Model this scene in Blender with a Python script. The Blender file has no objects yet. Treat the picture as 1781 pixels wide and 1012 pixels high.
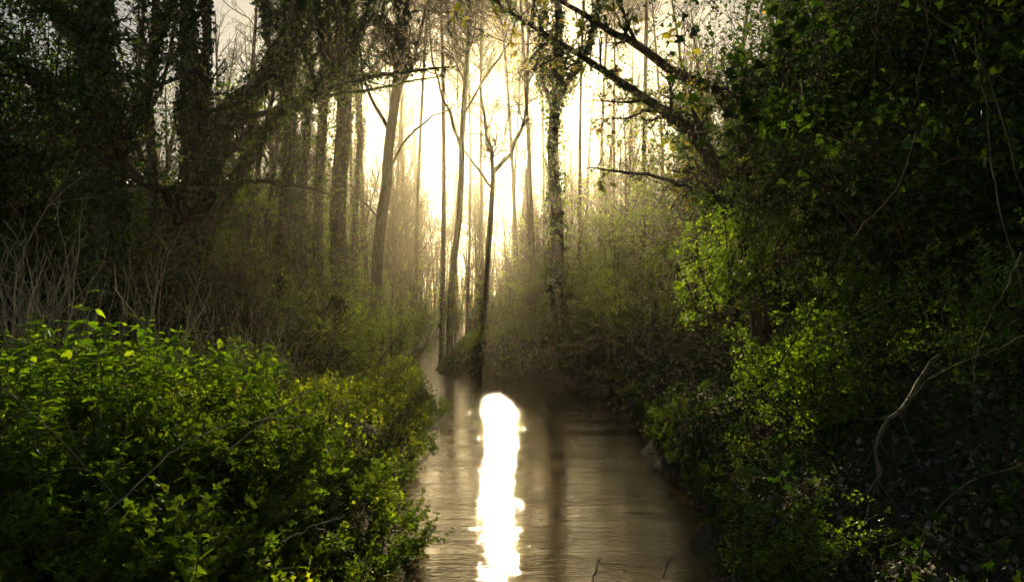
import bpy, math
import numpy as np
from mathutils import Vector
rng = np.random.default_rng(11)
R = math.radians
S = bpy.context.scene

# ------------------------------------------------------------------ camera
CAMZ = 2.0
F = 1286.0            # focal length in photo pixels (26 mm lens)
HOR = 535.0           # horizon row in the photo
SUN_EL, SUN_AZ = R(14.3), R(-0.9)      # azimuth from +Y towards +X
cd = bpy.data.cameras.new('camera'); cam = bpy.data.objects.new('camera', cd)
S.collection.objects.link(cam); S.camera = cam
cd.lens = 26.0; cd.sensor_width = 36.0; cd.clip_end = 1500; cd.clip_start = 0.05
cam.location = (0, 0, CAMZ)
cam.rotation_euler = (R(90) + math.atan(29 / F), 0, 0)

# ------------------------------------------------------------------ sky, sun
SD = Vector((math.sin(SUN_AZ) * math.cos(SUN_EL), math.cos(SUN_AZ) * math.cos(SUN_EL), math.sin(SUN_EL)))
w = bpy.data.worlds.new('World'); S.world = w; w.use_nodes = True
nt = w.node_tree; N = nt.nodes; L = nt.links
bg = N['Background']
sky = N.new('ShaderNodeTexSky'); sky.sky_type = 'NISHITA'; sky.sun_disc = False
sky.sun_elevation = SUN_EL; sky.sun_rotation = SUN_AZ
sky.air_density = 0.7; sky.dust_density = 0.15; sky.ozone_density = 1.0
SKY_STRENGTH = 0.05
bg.inputs['Strength'].default_value = SKY_STRENGTH
# bright sky close round the sun (it is far too bright for the photo everywhere near the disc)
tc = N.new('ShaderNodeTexCoord')
dt = N.new('ShaderNodeVectorMath'); dt.operation = 'DOT_PRODUCT'
L.new(tc.outputs['Generated'], dt.inputs[0]); dt.inputs[1].default_value = SD
def mth(op, a, b=None):
    n = N.new('ShaderNodeMath'); n.operation = op
    for i, v in enumerate((a, b)):
        if v is None: continue
        if isinstance(v, (int, float)): n.inputs[i].default_value = v
        else: L.new(v, n.inputs[i])
    return n.outputs[0]
one = mth('SUBTRACT', 1.0, dt.outputs['Value'])
def lobe(deg, amp):
    return mth('MULTIPLY', mth('EXPONENT', mth('MULTIPLY', one, -1.0 / (1 - math.cos(R(deg))))), amp)
tot = mth('ADD', lobe(0.4, 150.0), lobe(2.0, 6.0))
em = N.new('ShaderNodeVectorMath'); em.operation = 'SCALE'
em.inputs[0].default_value = (1.0, 0.84, 0.58); L.new(tot, em.inputs['Scale'])
ad = N.new('ShaderNodeVectorMath'); ad.operation = 'ADD'
tn = N.new('ShaderNodeVectorMath'); tn.operation = 'MULTIPLY'; tn.inputs[1].default_value = (.86, .68, .50)   # warm evening air
L.new(sky.outputs[0], tn.inputs[0]); L.new(tn.outputs[0], ad.inputs[0]); L.new(em.outputs[0], ad.inputs[1])
L.new(ad.outputs[0], bg.inputs['Color'])
sd = bpy.data.lights.new('sun', 'SUN'); so = bpy.data.objects.new('sun', sd); S.collection.objects.link(so)
sd.energy = 5.0; sd.angle = R(0.5); sd.color = (1.0, 0.80, 0.46)
so.rotation_euler = (-SD).to_track_quat('-Z', 'Y').to_euler(); so.location = (0, 0, 40)

vs = S.view_settings
vs.view_transform = 'Standard'; vs.look = 'None'; vs.exposure = 1.6; vs.gamma = 1.0
S.render.engine = 'CYCLES'
c = S.cycles
c.max_bounces = 5; c.diffuse_bounces = 2; c.glossy_bounces = 2; c.transmission_bounces = 4
c.volume_bounces = 0; c.transparent_max_bounces = 4
c.use_adaptive_sampling = True; c.adaptive_threshold = 0.02
c.use_denoising = True; c.sample_clamp_indirect = 4.0
c.caustics_reflective = False; c.caustics_refractive = False
c.volume_step_rate = 1.0

# ------------------------------------------------------------------ helpers
def at(px, py, d):
    "world point that the photo shows at pixel (px, py), d metres ahead"
    return np.array([(px - 890.5) / F * d, d, CAMZ + (HOR - py) / F * d])

def norm(v):
    return v / np.maximum(np.linalg.norm(v, axis=-1, keepdims=True), 1e-9)

class MB:
    def __init__(s): s.V = []; s.F = []; s.n = 0
    def add(s, V, Fc, mat=0, smooth=False, rnd=None):
        s.V.append(V.reshape(-1, 3).astype(np.float32))
        s.F.append((Fc + s.n, mat, smooth, rnd if rnd is not None else np.full(len(Fc), .5)))
        s.n += len(s.V[-1])
    def tubes(s, P, Rd, k=5, mat=0):
        "P (N,n,3) polylines, Rd (N,n) radii"
        P = np.asarray(P, float); Rd = np.asarray(Rd, float)
        if P.ndim == 2: P = P[None]; Rd = Rd[None]
        if len(P) == 0: return
        Nn, n, _ = P.shape
        T = norm(np.gradient(P, axis=1))
        ov = norm(P[:, -1] - P[:, 0])
        ref = np.where(np.abs(ov[:, 2:3]) > .7, np.array([[1., 0, 0]]), np.array([[0, 0, 1.]]))
        U = norm(np.cross(T, ref[:, None, :])); W = np.cross(T, U)
        a = np.arange(k) / k * 2 * math.pi
        ring = U[:, :, None, :] * np.cos(a)[None, None, :, None] + W[:, :, None, :] * np.sin(a)[None, None, :, None]
        V = P[:, :, None, :] + ring * Rd[:, :, None, None]
        base = (np.arange(Nn) * n * k)[:, None, None]
        i = (np.arange(n - 1) * k)[None, :, None]; j = np.arange(k)[None, None, :]; j2 = (j + 1) % k
        q = np.stack([base + i + j, base + i + j2, base + i + k + j2, base + i + k + j], -1).reshape(-1, 4)
        s.add(V, q, mat, True)
    def leaves(s, pos, nrm, tip, size, tpl, mat=0, rnd=None):
        "tpl = (verts (k,3): u tip, v side, w normal ; faces list of equal-length tuples)"
        if len(pos) == 0: return
        tv, tf = tpl
        t = norm(tip - (tip * nrm).sum(-1, keepdims=True) * nrm); sd_ = np.cross(nrm, t)
        sz = np.broadcast_to(np.asarray(size, float).reshape(-1, 1, 1), (len(pos), 1, 1))
        V = pos[:, None, :] + sz * (t[:, None, :] * tv[None, :, 0:1] + sd_[:, None, :] * tv[None, :, 1:2] + nrm[:, None, :] * tv[None, :, 2:3])
        tf = np.array(tf); k = len(tv)
        Fc = (np.arange(len(pos)) * k)[:, None, None] + tf[None]
        if rnd is None: rnd = rng.random(len(pos))
        s.add(V, Fc.reshape(-1, tf.shape[1]), mat, False, np.repeat(rnd, len(tf)))
    def mesh(s, name, mats):
        me = bpy.data.meshes.new(name)
        V = np.concatenate(s.V); me.vertices.add(len(V)); me.vertices.foreach_set('co', V.ravel())
        tot = np.concatenate([np.full(len(f[0]), f[0].shape[1]) for f in s.F])
        idx = np.concatenate([f[0].ravel() for f in s.F]).astype(np.int32)
        me.loops.add(len(idx)); me.loops.foreach_set('vertex_index', idx)
        me.polygons.add(len(tot))
        st = np.concatenate([[0], np.cumsum(tot)[:-1]]).astype(np.int32)
        me.polygons.foreach_set('loop_start', st)
        me.polygons.foreach_set('material_index', np.concatenate([np.full(len(f[0]), f[1]) for f in s.F]).astype(np.int32))
        me.polygons.foreach_set('use_smooth', np.concatenate([np.full(len(f[0]), f[2]) for f in s.F]).astype(bool))
        me.update(calc_edges=True)
        at_ = me.attributes.new('rnd', 'FLOAT', 'FACE')
        at_.data.foreach_set('value', np.concatenate([f[3] for f in s.F]).astype(np.float32))
        for m in mats: me.materials.append(m)
        return me
    def build(s, name, mats, parent=None):
        o = bpy.data.objects.new(name, s.mesh(name, mats)); S.collection.objects.link(o)
        if parent: o.parent = parent
        return o

def tag(o, label, cat, group=None, kind=None):
    if label: o['label'] = label
    if cat: o['category'] = cat
    if group: o['group'] = group
    if kind: o['kind'] = kind
    return o
def thing(name, loc, label, cat, group=None):
    o = bpy.data.objects.new(name, None); S.collection.objects.link(o); o.location = loc
    o.empty_display_size = .2
    return tag(o, label, cat, group)
def copy_thing(o, loc, rz=0, sc=1, label=None, group=None, tilt=(0, 0)):
    c_ = o.copy(); S.collection.objects.link(c_); c_.location = loc
    c_.rotation_euler = (tilt[0], tilt[1], rz)
    c_.scale = (sc, sc, sc) if np.isscalar(sc) else sc
    if label: c_['label'] = label
    if group: c_['group'] = group
    for ch in list(o.children):
        d = ch.copy(); S.collection.objects.link(d); d.parent = c_
    return c_

# ------------------------------------------------------------------ materials
def newmat(name):
    m = bpy.data.materials.new(name); m.use_nodes = True
    m.node_tree.nodes.clear(); return m, m.node_tree.nodes, m.node_tree.links
def ramp(N, cols):
    r = N.new('ShaderNodeValToRGB'); e = r.color_ramp.elements
    while len(e) < len(cols): e.new(.5)
    for i, (p, cc) in enumerate(cols): e[i].position = p; e[i].color = (*cc, 1)
    return r
def leafmat(name, cols, trans=(1.8, 1.6, .6), tfac=.5, gloss=.05, rough=.35):
    m, N, L = newmat(name)
    a = N.new('ShaderNodeAttribute'); a.attribute_name = 'rnd'
    r = ramp(N, cols); L.new(a.outputs['Fac'], r.inputs[0])
    tc_ = N.new('ShaderNodeTexCoord'); no = N.new('ShaderNodeTexNoise'); no.inputs['Scale'].default_value = 55; no.inputs['Detail'].default_value = 3
    L.new(tc_.outputs['Object'], no.inputs[0])
    mr = N.new('ShaderNodeMapRange'); mr.inputs[1].default_value = .3; mr.inputs[2].default_value = .7; mr.inputs[3].default_value = .62; mr.inputs[4].default_value = 1.3
    L.new(no.outputs[0], mr.inputs[0])
    vm = N.new('ShaderNodeVectorMath'); vm.operation = 'SCALE'; L.new(r.outputs[0], vm.inputs[0]); L.new(mr.outputs[0], vm.inputs['Scale'])
    class _o: outputs = [vm.outputs[0]]
    r = _o
    d = N.new('ShaderNodeBsdfDiffuse'); t = N.new('ShaderNodeBsdfTranslucent')
    mul = N.new('ShaderNodeVectorMath'); mul.operation = 'MULTIPLY'; mul.inputs[1].default_value = trans
    L.new(r.outputs[0], mul.inputs[0]); L.new(mul.outputs[0], t.inputs[0]); L.new(r.outputs[0], d.inputs[0])
    mx = N.new('ShaderNodeMixShader'); mx.inputs[0].default_value = tfac
    L.new(d.outputs[0], mx.inputs[1]); L.new(t.outputs[0], mx.inputs[2])
    g = N.new('ShaderNodeBsdfGlossy'); g.inputs['Roughness'].default_value = rough
    g.inputs['Color'].default_value = (.9, .95, 1, 1)
    m2 = N.new('ShaderNodeMixShader'); m2.inputs[0].default_value = gloss
    L.new(mx.outputs[0], m2.inputs[1]); L.new(g.outputs[0], m2.inputs[2])
    o = N.new('ShaderNodeOutputMaterial'); L.new(m2.outputs[0], o.inputs[0]); return m
def barkmat(name, cols, scale=6, bump=.6, rough=.85):
    m, N, L = newmat(name)
    tcn = N.new('ShaderNodeTexCoord'); mp = N.new('ShaderNodeMapping'); mp.inputs['Scale'].default_value = (1, 1, .22)
    L.new(tcn.outputs['Object'], mp.inputs[0])
    n = N.new('ShaderNodeTexNoise'); n.inputs['Scale'].default_value = scale * 3; n.inputs['Detail'].default_value = 4
    L.new(mp.outputs[0], n.inputs[0])
    r = ramp(N, cols); L.new(n.outputs[0], r.inputs[0])
    p = N.new('ShaderNodeBsdfPrincipled'); p.inputs['Roughness'].default_value = rough
    p.inputs['Specular IOR Level'].default_value = .25
    L.new(r.outputs[0], p.inputs['Base Color'])
    b = N.new('ShaderNodeBump'); b.inputs['Strength'].default_value = bump; b.inputs['Distance'].default_value = .02
    L.new(n.outputs[0], b.inputs['Height']); L.new(b.outputs[0], p.inputs['Normal'])
    o = N.new('ShaderNodeOutputMaterial'); L.new(p.outputs[0], o.inputs[0]); return m

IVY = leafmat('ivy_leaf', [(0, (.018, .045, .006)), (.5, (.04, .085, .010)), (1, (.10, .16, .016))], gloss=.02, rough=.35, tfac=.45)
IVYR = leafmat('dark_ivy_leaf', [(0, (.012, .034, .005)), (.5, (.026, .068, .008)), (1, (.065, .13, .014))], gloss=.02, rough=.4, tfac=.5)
HAW = leafmat('hawthorn_leaf', [(0, (.06, .12, .010)), (.5, (.10, .18, .012)), (1, (.18, .25, .016))], tfac=.55, gloss=.03)
HAWB = leafmat('fresh_hawthorn_leaf', [(0, (.08, .18, .010)), (.5, (.13, .26, .012)), (1, (.22, .36, .016))], tfac=.55, gloss=.03)
NET = leafmat('nettle_leaf', [(0, (.05, .13, .008)), (.5, (.10, .21, .010)), (1, (.20, .32, .014))], tfac=.65, gloss=.015, rough=.45)
FERN = leafmat('parsley_leaf', [(0, (.06, .13, .010)), (.5, (.10, .20, .012)), (1, (.14, .20, .016))], tfac=.62, gloss=.015)
HERB = leafmat('bank_herb_leaf', [(0, (.11, .20, .010)), (.5, (.22, .34, .014)), (.9, (.34, .42, .03)), (1, (.28, .24, .07))], tfac=.65, gloss=.02)
GRASS = leafmat('grass_blade', [(0, (.04, .10, .015)), (.6, (.09, .15, .03)), (1, (.22, .2, .09))], tfac=.45)
YEL = leafmat('young_sycamore_leaf', [(0, (.18, .24, .015)), (.5, (.28, .30, .02)), (1, (.42, .30, .03))], tfac=.6, trans=(1.5, 1.4, .6))
LIT = leafmat('dead_leaf', [(0, (.045, .03, .018)), (.5, (.10, .075, .05)), (.9, (.16, .13, .10)), (1, (.34, .31, .27))], tfac=.12, trans=(1, .8, .5), gloss=.04)
BARK = barkmat('bark', [(.3, (.022, .017, .011)), (.6, (.06, .046, .03)), (.8, (.10, .08, .05))])
BARKG = barkmat('mossy_bark', [(.3, (.025, .022, .012)), (.55, (.055, .06, .02)), (.8, (.10, .085, .05))])
TWIG = barkmat('twig_bark', [(.3, (.03, .024, .013)), (.7, (.075, .062, .034))], scale=10, bump=.2)
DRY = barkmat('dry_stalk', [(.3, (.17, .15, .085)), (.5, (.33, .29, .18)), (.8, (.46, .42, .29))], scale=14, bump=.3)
PALE = barkmat('weathered_wood', [(.3, (.04, .036, .02)), (.5, (.10, .09, .05)), (.8, (.17, .15, .10))], scale=10, bump=.5)
STEMG = leafmat('green_stem', [(0, (.06, .09, .02)), (.5, (.09, .11, .03)), (1, (.12, .10, .05))], tfac=.1)

# leaf templates: u (length 1), v side, w normal
T_SIMPLE = (np.array([[0, 0, 0], [.45, .30, .06], [1, 0, -.05], [.45, -.30, .06]]), [(0, 1, 2, 3)])
T_OVAL = (np.array([[0, 0, 0], [.25, .26, .04], [.65, .24, .03], [1, 0, -.08], [.65, -.24, .03], [.25, -.26, .04]]), [(0, 1, 2, 3, 4, 5)])
T_IVY = (np.array([[0, 0, 0], [-.06, .30, .02], [.22, .52, -.04], [.42, .26, .03], [1, 0, -.10], [.42, -.26, .03], [.22, -.52, -.04], [-.06, -.30, .02]]),
         [(0, 1, 2, 3, 4, 5, 6, 7)])
T_HAW = (np.array([[0, 0, 0], [.30, .14, .02], [.42, .46, -.02], [.62, .20, .03], [1, .12, -.04], [1, -.12, -.04], [.62, -.20, .03], [.42, -.46, -.02], [.30, -.14, .02]]),
         [(0, 1, 2, 3, 4, 5, 6, 7, 8)])
_a = []
for th, r_ in [(0, 1), (16, .52), (38, .95), (58, .45), (82, .75), (110, .30), (180, .05), (-110, .30), (-82, .75), (-58, .45), (-38, .95), (-16, .52)]:
    _a.append([r_ * math.cos(R(th)) * .9 + .1, r_ * math.sin(R(th)) * .9, -.18 * r_ * r_])
T_SYC = (np.array(_a), [tuple(range(12))])
def nettle_tpl():
    n = 7; V = []
    u = np.linspace(0, 1, n)
    wdt = .33 * np.sin(np.pi * np.clip(u, 0, 1) ** .62)
    mid = [[a, 0, -.22 * a * a] for a in u]
    V += mid; Fc = []
    k = n
    for sgn in (1, -1):
        for i in range(n - 1):
            a, b = u[i], u[i + 1]
            # serrated edge: tooth tip leans forward
            w0 = wdt[i]; w1 = wdt[i + 1]
            tip_ = [b + .02, sgn * (w1 + .035), -.22 * b * b + .07]
            notch = [a + .03, sgn * w0 * .98, -.22 * a * a + .06]
            V += [notch, tip_]
            Fc.append((i, i + 1, k + 1, k) if sgn < 0 else (i, k, k + 1, i + 1)); k += 2
    return np.array(V), Fc
T_NET = nettle_tpl()

def rand_dirs(n, zb=0.0):
    v = rng.normal(size=(n, 3)); v[:, 2] += zb; return norm(v)

def walk(start, d0, length, n, wander, up, taper_r0, r1):
    "vectorised wandering polylines"
    Nn = len(start); P = np.zeros((Nn, n, 3)); P[:, 0] = start; d = norm(d0)
    st = (np.asarray(length) / (n - 1)).reshape(-1, 1)
    for i in range(1, n):
        d = norm(d + rng.normal(size=(Nn, 3)) * wander + np.array([0, 0, up]))
        P[:, i] = P[:, i - 1] + d * st
    t = np.linspace(0, 1, n)[None]
    Rr = np.asarray(taper_r0).reshape(-1, 1) * (1 - t) + r1 * t
    return P, Rr

def sprout(P, Rr, count, tmin, lenf, rf, angle=.9, up=.08, wander=.22, n=6, minr=.004, r1=.003, absl=None):
    Nn, n0, _ = P.shape
    if Nn == 0: return np.zeros((0, n, 3)), np.zeros((0, n))
    seg = np.linalg.norm(P[:, 1:] - P[:, :-1], axis=-1).sum(1)
    pi = rng.choice(Nn, count, p=seg / seg.sum())
    t = tmin + (1 - tmin) * rng.random(count)
    x = t * (n0 - 1); i = np.minimum(x.astype(int), n0 - 2); f = (x - i)[:, None]
    s0 = P[pi, i] * (1 - f) + P[pi, i + 1] * f
    tan = norm(P[pi, i + 1] - P[pi, i])
    rr = Rr[pi, i] * (1 - f[:, 0]) + Rr[pi, i + 1] * f[:, 0]
    perp = norm(np.cross(tan, rng.normal(size=(count, 3))))
    ang = angle * (.6 + .7 * rng.random(count))[:, None]
    d = tan * np.cos(ang) + perp * np.sin(ang)
    ln = (seg[pi] * lenf if absl is None else np.full(count, absl)) * (1 - .55 * t) * (.55 + .8 * rng.random(count))
    return walk(s0, d, ln, n, wander, up, np.maximum(rr * rf, minr), r1)

def on_lines(P, Rr, count, tmin=0.0):
    Nn, n0, _ = P.shape
    seg = np.linalg.norm(P[:, 1:] - P[:, :-1], axis=-1).sum(1)
    pi = rng.choice(Nn, count, p=seg / seg.sum())
    t = tmin + (1 - tmin) * rng.random(count)
    x = t * (n0 - 1); i = np.minimum(x.astype(int), n0 - 2); f = (x - i)[:, None]
    return P[pi, i] * (1 - f) + P[pi, i + 1] * f, norm(P[pi, i + 1] - P[pi, i]), Rr[pi, i] * (1 - f[:, 0]) + Rr[pi, i + 1] * f[:, 0]

def twig_leaves(mb, P, Rr, count, size, tpl, mat, tmin=.2, spread=.05, flat=.8):
    k = 5
    p, tan, r = on_lines(P, Rr, count // k, tmin)
    p = np.repeat(p + rng.normal(size=p.shape) * spread * .6, k, 0); tan = np.repeat(tan, k, 0); count = len(p)
    p = p + rng.normal(size=p.shape) * (size * .45 + spread * .25)
    nr = rand_dirs(count, flat); tip = norm(tan + rng.normal(size=p.shape) * .7 + np.array([0, 0, -.3]))
    mb.leaves(p, nr, tip, size * (.6 + .7 * rng.random(count)), tpl, mat)

def ivy_on(mb, P, Rr, count, size, thick, mat=0, tpl=T_IVY, tmin=0.0, clump=1.35):
    "ivy hugging limbs, thicker in clumps"
    p, tan, r = on_lines(P, Rr, count, tmin)
    rad = norm(np.cross(tan, rng.normal(size=p.shape)))
    ph = np.sin(p[:, 2] * 3.1 + p[:, 0] * 2.3) * np.sin(p[:, 2] * 1.3 + rad[:, 0] * 2 + 1) * .5 + .5
    off = r + thick * np.maximum(.05, 1 - clump * .7 * (1 - ph)) * rng.random(count) ** .7
    pos = p + rad * off[:, None] + rng.normal(size=p.shape) * .02
    nr = norm(rad + rng.normal(size=p.shape) * .45 + np.array([0, 0, .25]))
    tip = norm(np.array([0, 0, -1.]) + rng.normal(size=p.shape) * .5)
    mb.leaves(pos, nr, tip, size * (.6 + .7 * rng.random(count)), tpl, mat)

def smooth_line(pts, rad, n):
    "Catmull-Rom through points"
    pts = np.array(pts, float); m = len(pts)
    t = np.linspace(0, m - 1, n); out = []
    ex = np.vstack([2 * pts[0] - pts[1], pts, 2 * pts[-1] - pts[-2]])
    for x in t:
        i = min(int(x), m - 2); f = x - i
        p0, p1, p2, p3 = ex[i], ex[i + 1], ex[i + 2], ex[i + 3]
        out.append(.5 * ((2 * p1) + (-p0 + p2) * f + (2 * p0 - 5 * p1 + 4 * p2 - p3) * f * f + (-p0 + 3 * p1 - 3 * p2 + p3) * f ** 3))
    rr = np.interp(t, np.linspace(0, m - 1, len(rad)), rad)
    return np.array(out), rr

# ------------------------------------------------------------------ terrain
YL = [0, 5, 7, 15, 21, 25, 30, 39, 60, 100, 200]
LE = [-.9, -1.0, -1.12, -1.5, -2.5, -3.2, -4.0, -5.1, -6.0, -8, -10]
YR = [0, 5, 7, 15, 20, 21, 21.9, 22.6, 30, 40, 60, 100, 200]
RE = [1.2, 1.4, 1.8, 2.06, 1.9, 1.0, -1.3, -2.3, -2.6, -2.9, -3.1, -4.5, -7]
def sst(x): x = np.clip(x, 0, 1); return x * x * (3 - 2 * x)
def nz(x, y, s=1.0):
    return (np.sin(x * 1.7 * s + 1.3) * np.cos(y * 1.3 * s + .4) + .5 * np.sin(x * 3.9 * s + y * 2.7 * s) + .3 * np.sin(x * 7.1 * s - y * 5.9 * s + 2)) / 1.8
def ground_h(x, y):
    x = np.asarray(x, float); y = np.asarray(y, float)
    l = np.interp(y, YL, LE) + .10 * np.sin(y * 2.1) + .07 * np.sin(y * 5.3); r = np.interp(y, YR, RE) + .10 * np.sin(y * 1.7 + 1) + .07 * np.sin(y * 4.7)
    dl = l - x; dr = x - r
    hl = np.interp(y, [0, 2.6, 3.8, 5, 7, 9, 12, 16, 22, 30, 80], [.08, .2, .62, .97, .92, .78, .50, .28, .32, .55, .8]); 
    left = hl * sst(dl / 1.45 + .10) + .05 * np.clip(dl - 1, 0, 8) 
    hr = np.interp(y, [0, 20, 24, 60], [1.25, 1.0, .9, .6])
    right = hr * (1 - np.exp(-np.clip(dr, 0, 99) / .8)) + np.interp(y, [0, 18, 24], [.30, .22, .10]) * np.clip(dr - .5, 0, 5)
    inside = np.minimum(-dl, -dr)
    bed = -.45 * sst(inside / .7 + .05) 
    h = np.where(dl > 0, left, np.where(dr > 0, right, bed))
    h = np.where(dl > 0, left - .03, h)
    return h + nz(x, y) * .05 * np.where((dl > .3) | (dr > .3), 1, .2) + .4 * sst((y - 110) / 150) * 4
def g(x, y): return float(ground_h(x, y))

def axis(parts):
    out = []
    for a, b, st in parts: out += list(np.arange(a, b, st))
    return np.array(out)
gx = axis([(-200, -60, 20), (-60, -14, 2), (-14, -7, .4), (-7, 8, .12), (8, 14, .4), (14, 60, 2), (60, 201, 20)])
gy = axis([(-60, -8, 4), (-8, 0, .5), (0, 26, .14), (26, 60, .5), (60, 140, 4), (140, 201, 20)])
X, Y = np.meshgrid(gx, gy); Z = ground_h(X, Y)
nx, ny = len(gx), len(gy)
q = (np.arange(ny - 1)[:, None] * nx + np.arange(nx - 1)[None])
q = np.stack([q, q + 1, q + nx + 1, q + nx], -1).reshape(-1, 4)
mb = MB(); mb.add(np.stack([X, Y, Z], -1), q, 0, True)
m, N, L = newmat('bank_soil')
tcn = N.new('ShaderNodeTexCoord')
n1 = N.new('ShaderNodeTexNoise'); n1.inputs['Scale'].default_value = 2.2; n1.inputs['Detail'].default_value = 8
n2 = N.new('ShaderNodeTexNoise'); n2.inputs['Scale'].default_value = 26; n2.inputs['Detail'].default_value = 6
L.new(tcn.outputs['Object'], n1.inputs[0]); L.new(tcn.outputs['Object'], n2.inputs[0])
r1_ = ramp(N, [(.35, (.030, .022, .013)), (.55, (.05, .045, .02)), (.75, (.045, .06, .018))]); L.new(n1.outputs[0], r1_.inputs[0])
r2_ = ramp(N, [(.3, (.35, .35, .35)), (.7, (1.5, 1.4, 1.3))]); L.new(n2.outputs[0], r2_.inputs[0])
mu = N.new('ShaderNodeVectorMath'); mu.operation = 'MULTIPLY'; L.new(r1_.outputs[0], mu.inputs[0]); L.new(r2_.outputs[0], mu.inputs[1])
p = N.new('ShaderNodeBsdfPrincipled'); p.inputs['Roughness'].default_value = .9; L.new(mu.outputs[0], p.inputs['Base Color'])
b = N.new('ShaderNodeBump'); b.inputs['Distance'].default_value = .04; L.new(n2.outputs[0], b.inputs['Height']); L.new(b.outputs[0], p.inputs['Normal'])
o = N.new('ShaderNodeOutputMaterial'); L.new(p.outputs[0], o.inputs[0]); SOIL = m
tag(mb.build('ground', [SOIL]), None, None, kind='structure')

# ------------------------------------------------------------------ water
m, N, L = newmat('stream_water')
tcn = N.new('ShaderNodeTexCoord'); mp = N.new('ShaderNodeMapping'); mp.inputs['Scale'].default_value = (.32, 1.8, 1)
L.new(tcn.outputs['Object'], mp.inputs[0])
p = N.new('ShaderNodeBsdfPrincipled')
p.inputs['Base Color'].default_value = (.085, .050, .017, 1); p.inputs['Roughness'].default_value = .005; p.inputs['IOR'].default_value = 1.33
def noise(sc, det, vec):
    n = N.new('ShaderNodeTexNoise'); n.inputs['Scale'].default_value = sc; n.inputs['Detail'].default_value = det
    n.inputs['Distortion'].default_value = .6; L.new(vec, n.inputs[0]); return n.outputs[0]
b1 = N.new('ShaderNodeBump'); b1.inputs['Strength'].default_value = 1; b1.inputs['Distance'].default_value = .008
L.new(noise(5.5, 2, mp.outputs[0]), b1.inputs['Height'])
b2 = N.new('ShaderNodeBump'); b2.inputs['Strength'].default_value = 1; b2.inputs['Distance'].default_value = .0042
L.new(noise(28, 2, mp.outputs[0]), b2.inputs['Height']); L.new(b1.outputs[0], b2.inputs['Normal'])
calm = ramp(N, [(.35, (.25,) * 3), (.62, (1,) * 3)]); L.new(noise(.9, 2, mp.outputs[0]), calm.inputs[0])
L.new(calm.outputs[0], b1.inputs['Strength']); L.new(calm.outputs[0], b2.inputs['Strength'])
b3 = N.new('ShaderNodeBump'); b3.inputs['Strength'].default_value = 1; b3.inputs['Distance'].default_value = .005
L.new(noise(1.6, 1, mp.outputs[0]), b3.inputs['Height']); L.new(b3.outputs[0], b1.inputs['Normal'])
L.new(b2.outputs[0], p.inputs['Normal'])
o = N.new('ShaderNodeOutputMaterial'); L.new(p.outputs[0], o.inputs[0]); WAT = m
wx = np.arange(-12, 6.01, .5); wy = np.concatenate([np.arange(-8, 60, .5), np.arange(60, 200, 5)])
X, Y = np.meshgrid(wx, wy); nx, ny = len(wx), len(wy)
q = (np.arange(ny - 1)[:, None] * nx + np.arange(nx - 1)[None]); q = np.stack([q, q + 1, q + nx + 1, q + nx], -1).reshape(-1, 4)
mb = MB(); mb.add(np.stack([X, Y, 0 * X], -1), q, 0, True)
tag(mb.build('water', [WAT]), None, None, kind='structure')

# ------------------------------------------------------------------ hero trees
def limb(pts, rad, d, n=14, dd=None):
    "pts in photo pixels at depth d (+ optional per-point depth offsets)"
    P = [at(a, b_, d + (dd[i] if dd else 0)) for i, (a, b_) in enumerate(pts)]
    P_, R_ = smooth_line(P, rad, n)
    P_ = P_ + rng.normal(size=P_.shape) * .012 * d / 12
    return P_, R_

def hero(name, label, d, limbs, bark=BARK, ivy=None, crown=None, group=None, cat='tree', ivymat=IVY, extra=None):
    """limbs: list of (pts, radii[, dd]) ; ivy: (indices, count, size, thick) ; crown: dict of twig settings"""
    base = at(*limbs[0][0][0], d); bx, by = base[0], base[1]; gz = g(bx, by)
    root = thing(name, (bx, by, gz), label, cat, group)
    off = np.array([bx, by, gz])
    LP, LR = [], []
    for lb in limbs:
        P_, R_ = limb(lb[0], lb[1], d, dd=lb[2] if len(lb) > 2 else None); LP.append(P_ - off); LR.append(R_)
    LP = np.array(LP); LR = np.array(LR)
    # the trunk runs down into the ground with a flare
    k0 = LP[0][0].copy(); k0[2] = -.15
    if LP[0][0][2] > 0.05:
        foot = np.linspace(0, 1, 14)[:, None] * (LP[0][0] - k0) + k0
        fr = LR[0][0] * (1 + .5 * np.exp(-np.linspace(0, 1, 14) * max(.2, LP[0][0][2]) / .25))
    else: foot = None
    tr = MB(); tr.tubes(LP, LR, 9)
    if foot is not None: tr.tubes(foot, fr, 9)
    cr = MB(); tp = [BARK if bark is None else TWIG]
    c_ = dict(b1=30, b2=150, b3=600, l1=.35, tmin=.2, leaves=0, lsize=.05, ltpl=T_SIMPLE, lmat=HAW, up=.05, spread=.05, angle=.9)
    if crown: c_.update(crown)
    P1, R1 = sprout(LP, LR, c_['b1'], c_['tmin'], c_['l1'], .45, c_['angle'], c_['up'], .25, 8, .008, .004)
    P2, R2 = sprout(P1, R1, c_['b2'], .12, .55, .6, .9, .04, .30, 7, .006, .004)
    P3, R3 = sprout(P2, R2, c_['b3'], .1, .55, .7, .9, .03, .3, 4, .0042, .003)
    tr.tubes(P1, R1, 5)
    cr.tubes(P2, R2, 4, 0); cr.tubes(P3, R3, 3, 0)
    if c_['leaves']:
        twig_leaves(cr, P3, R3, c_['leaves'], c_['lsize'], c_['ltpl'], 1, spread=c_['spread'])
    if extra: extra(cr, LP, LR, P1, R1, P2, R2)
    tr.build('trunk', [bark], root)
    cr.build('crown', [TWIG, c_['lmat']], root)
    if ivy:
        iv = MB()
        for ent in ivy:
            src, cnt, size, thick = ent[:4]
            if src == 'twigs': ivy_on(iv, P1, R1, cnt, size, thick)
            elif src == 'fine': ivy_on(iv, P2, R2, cnt, size, thick)
            else: ivy_on(iv, LP[src], LR[src], cnt, size, thick)
        iv.build('ivy', [ivymat], root)
    return root

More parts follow.
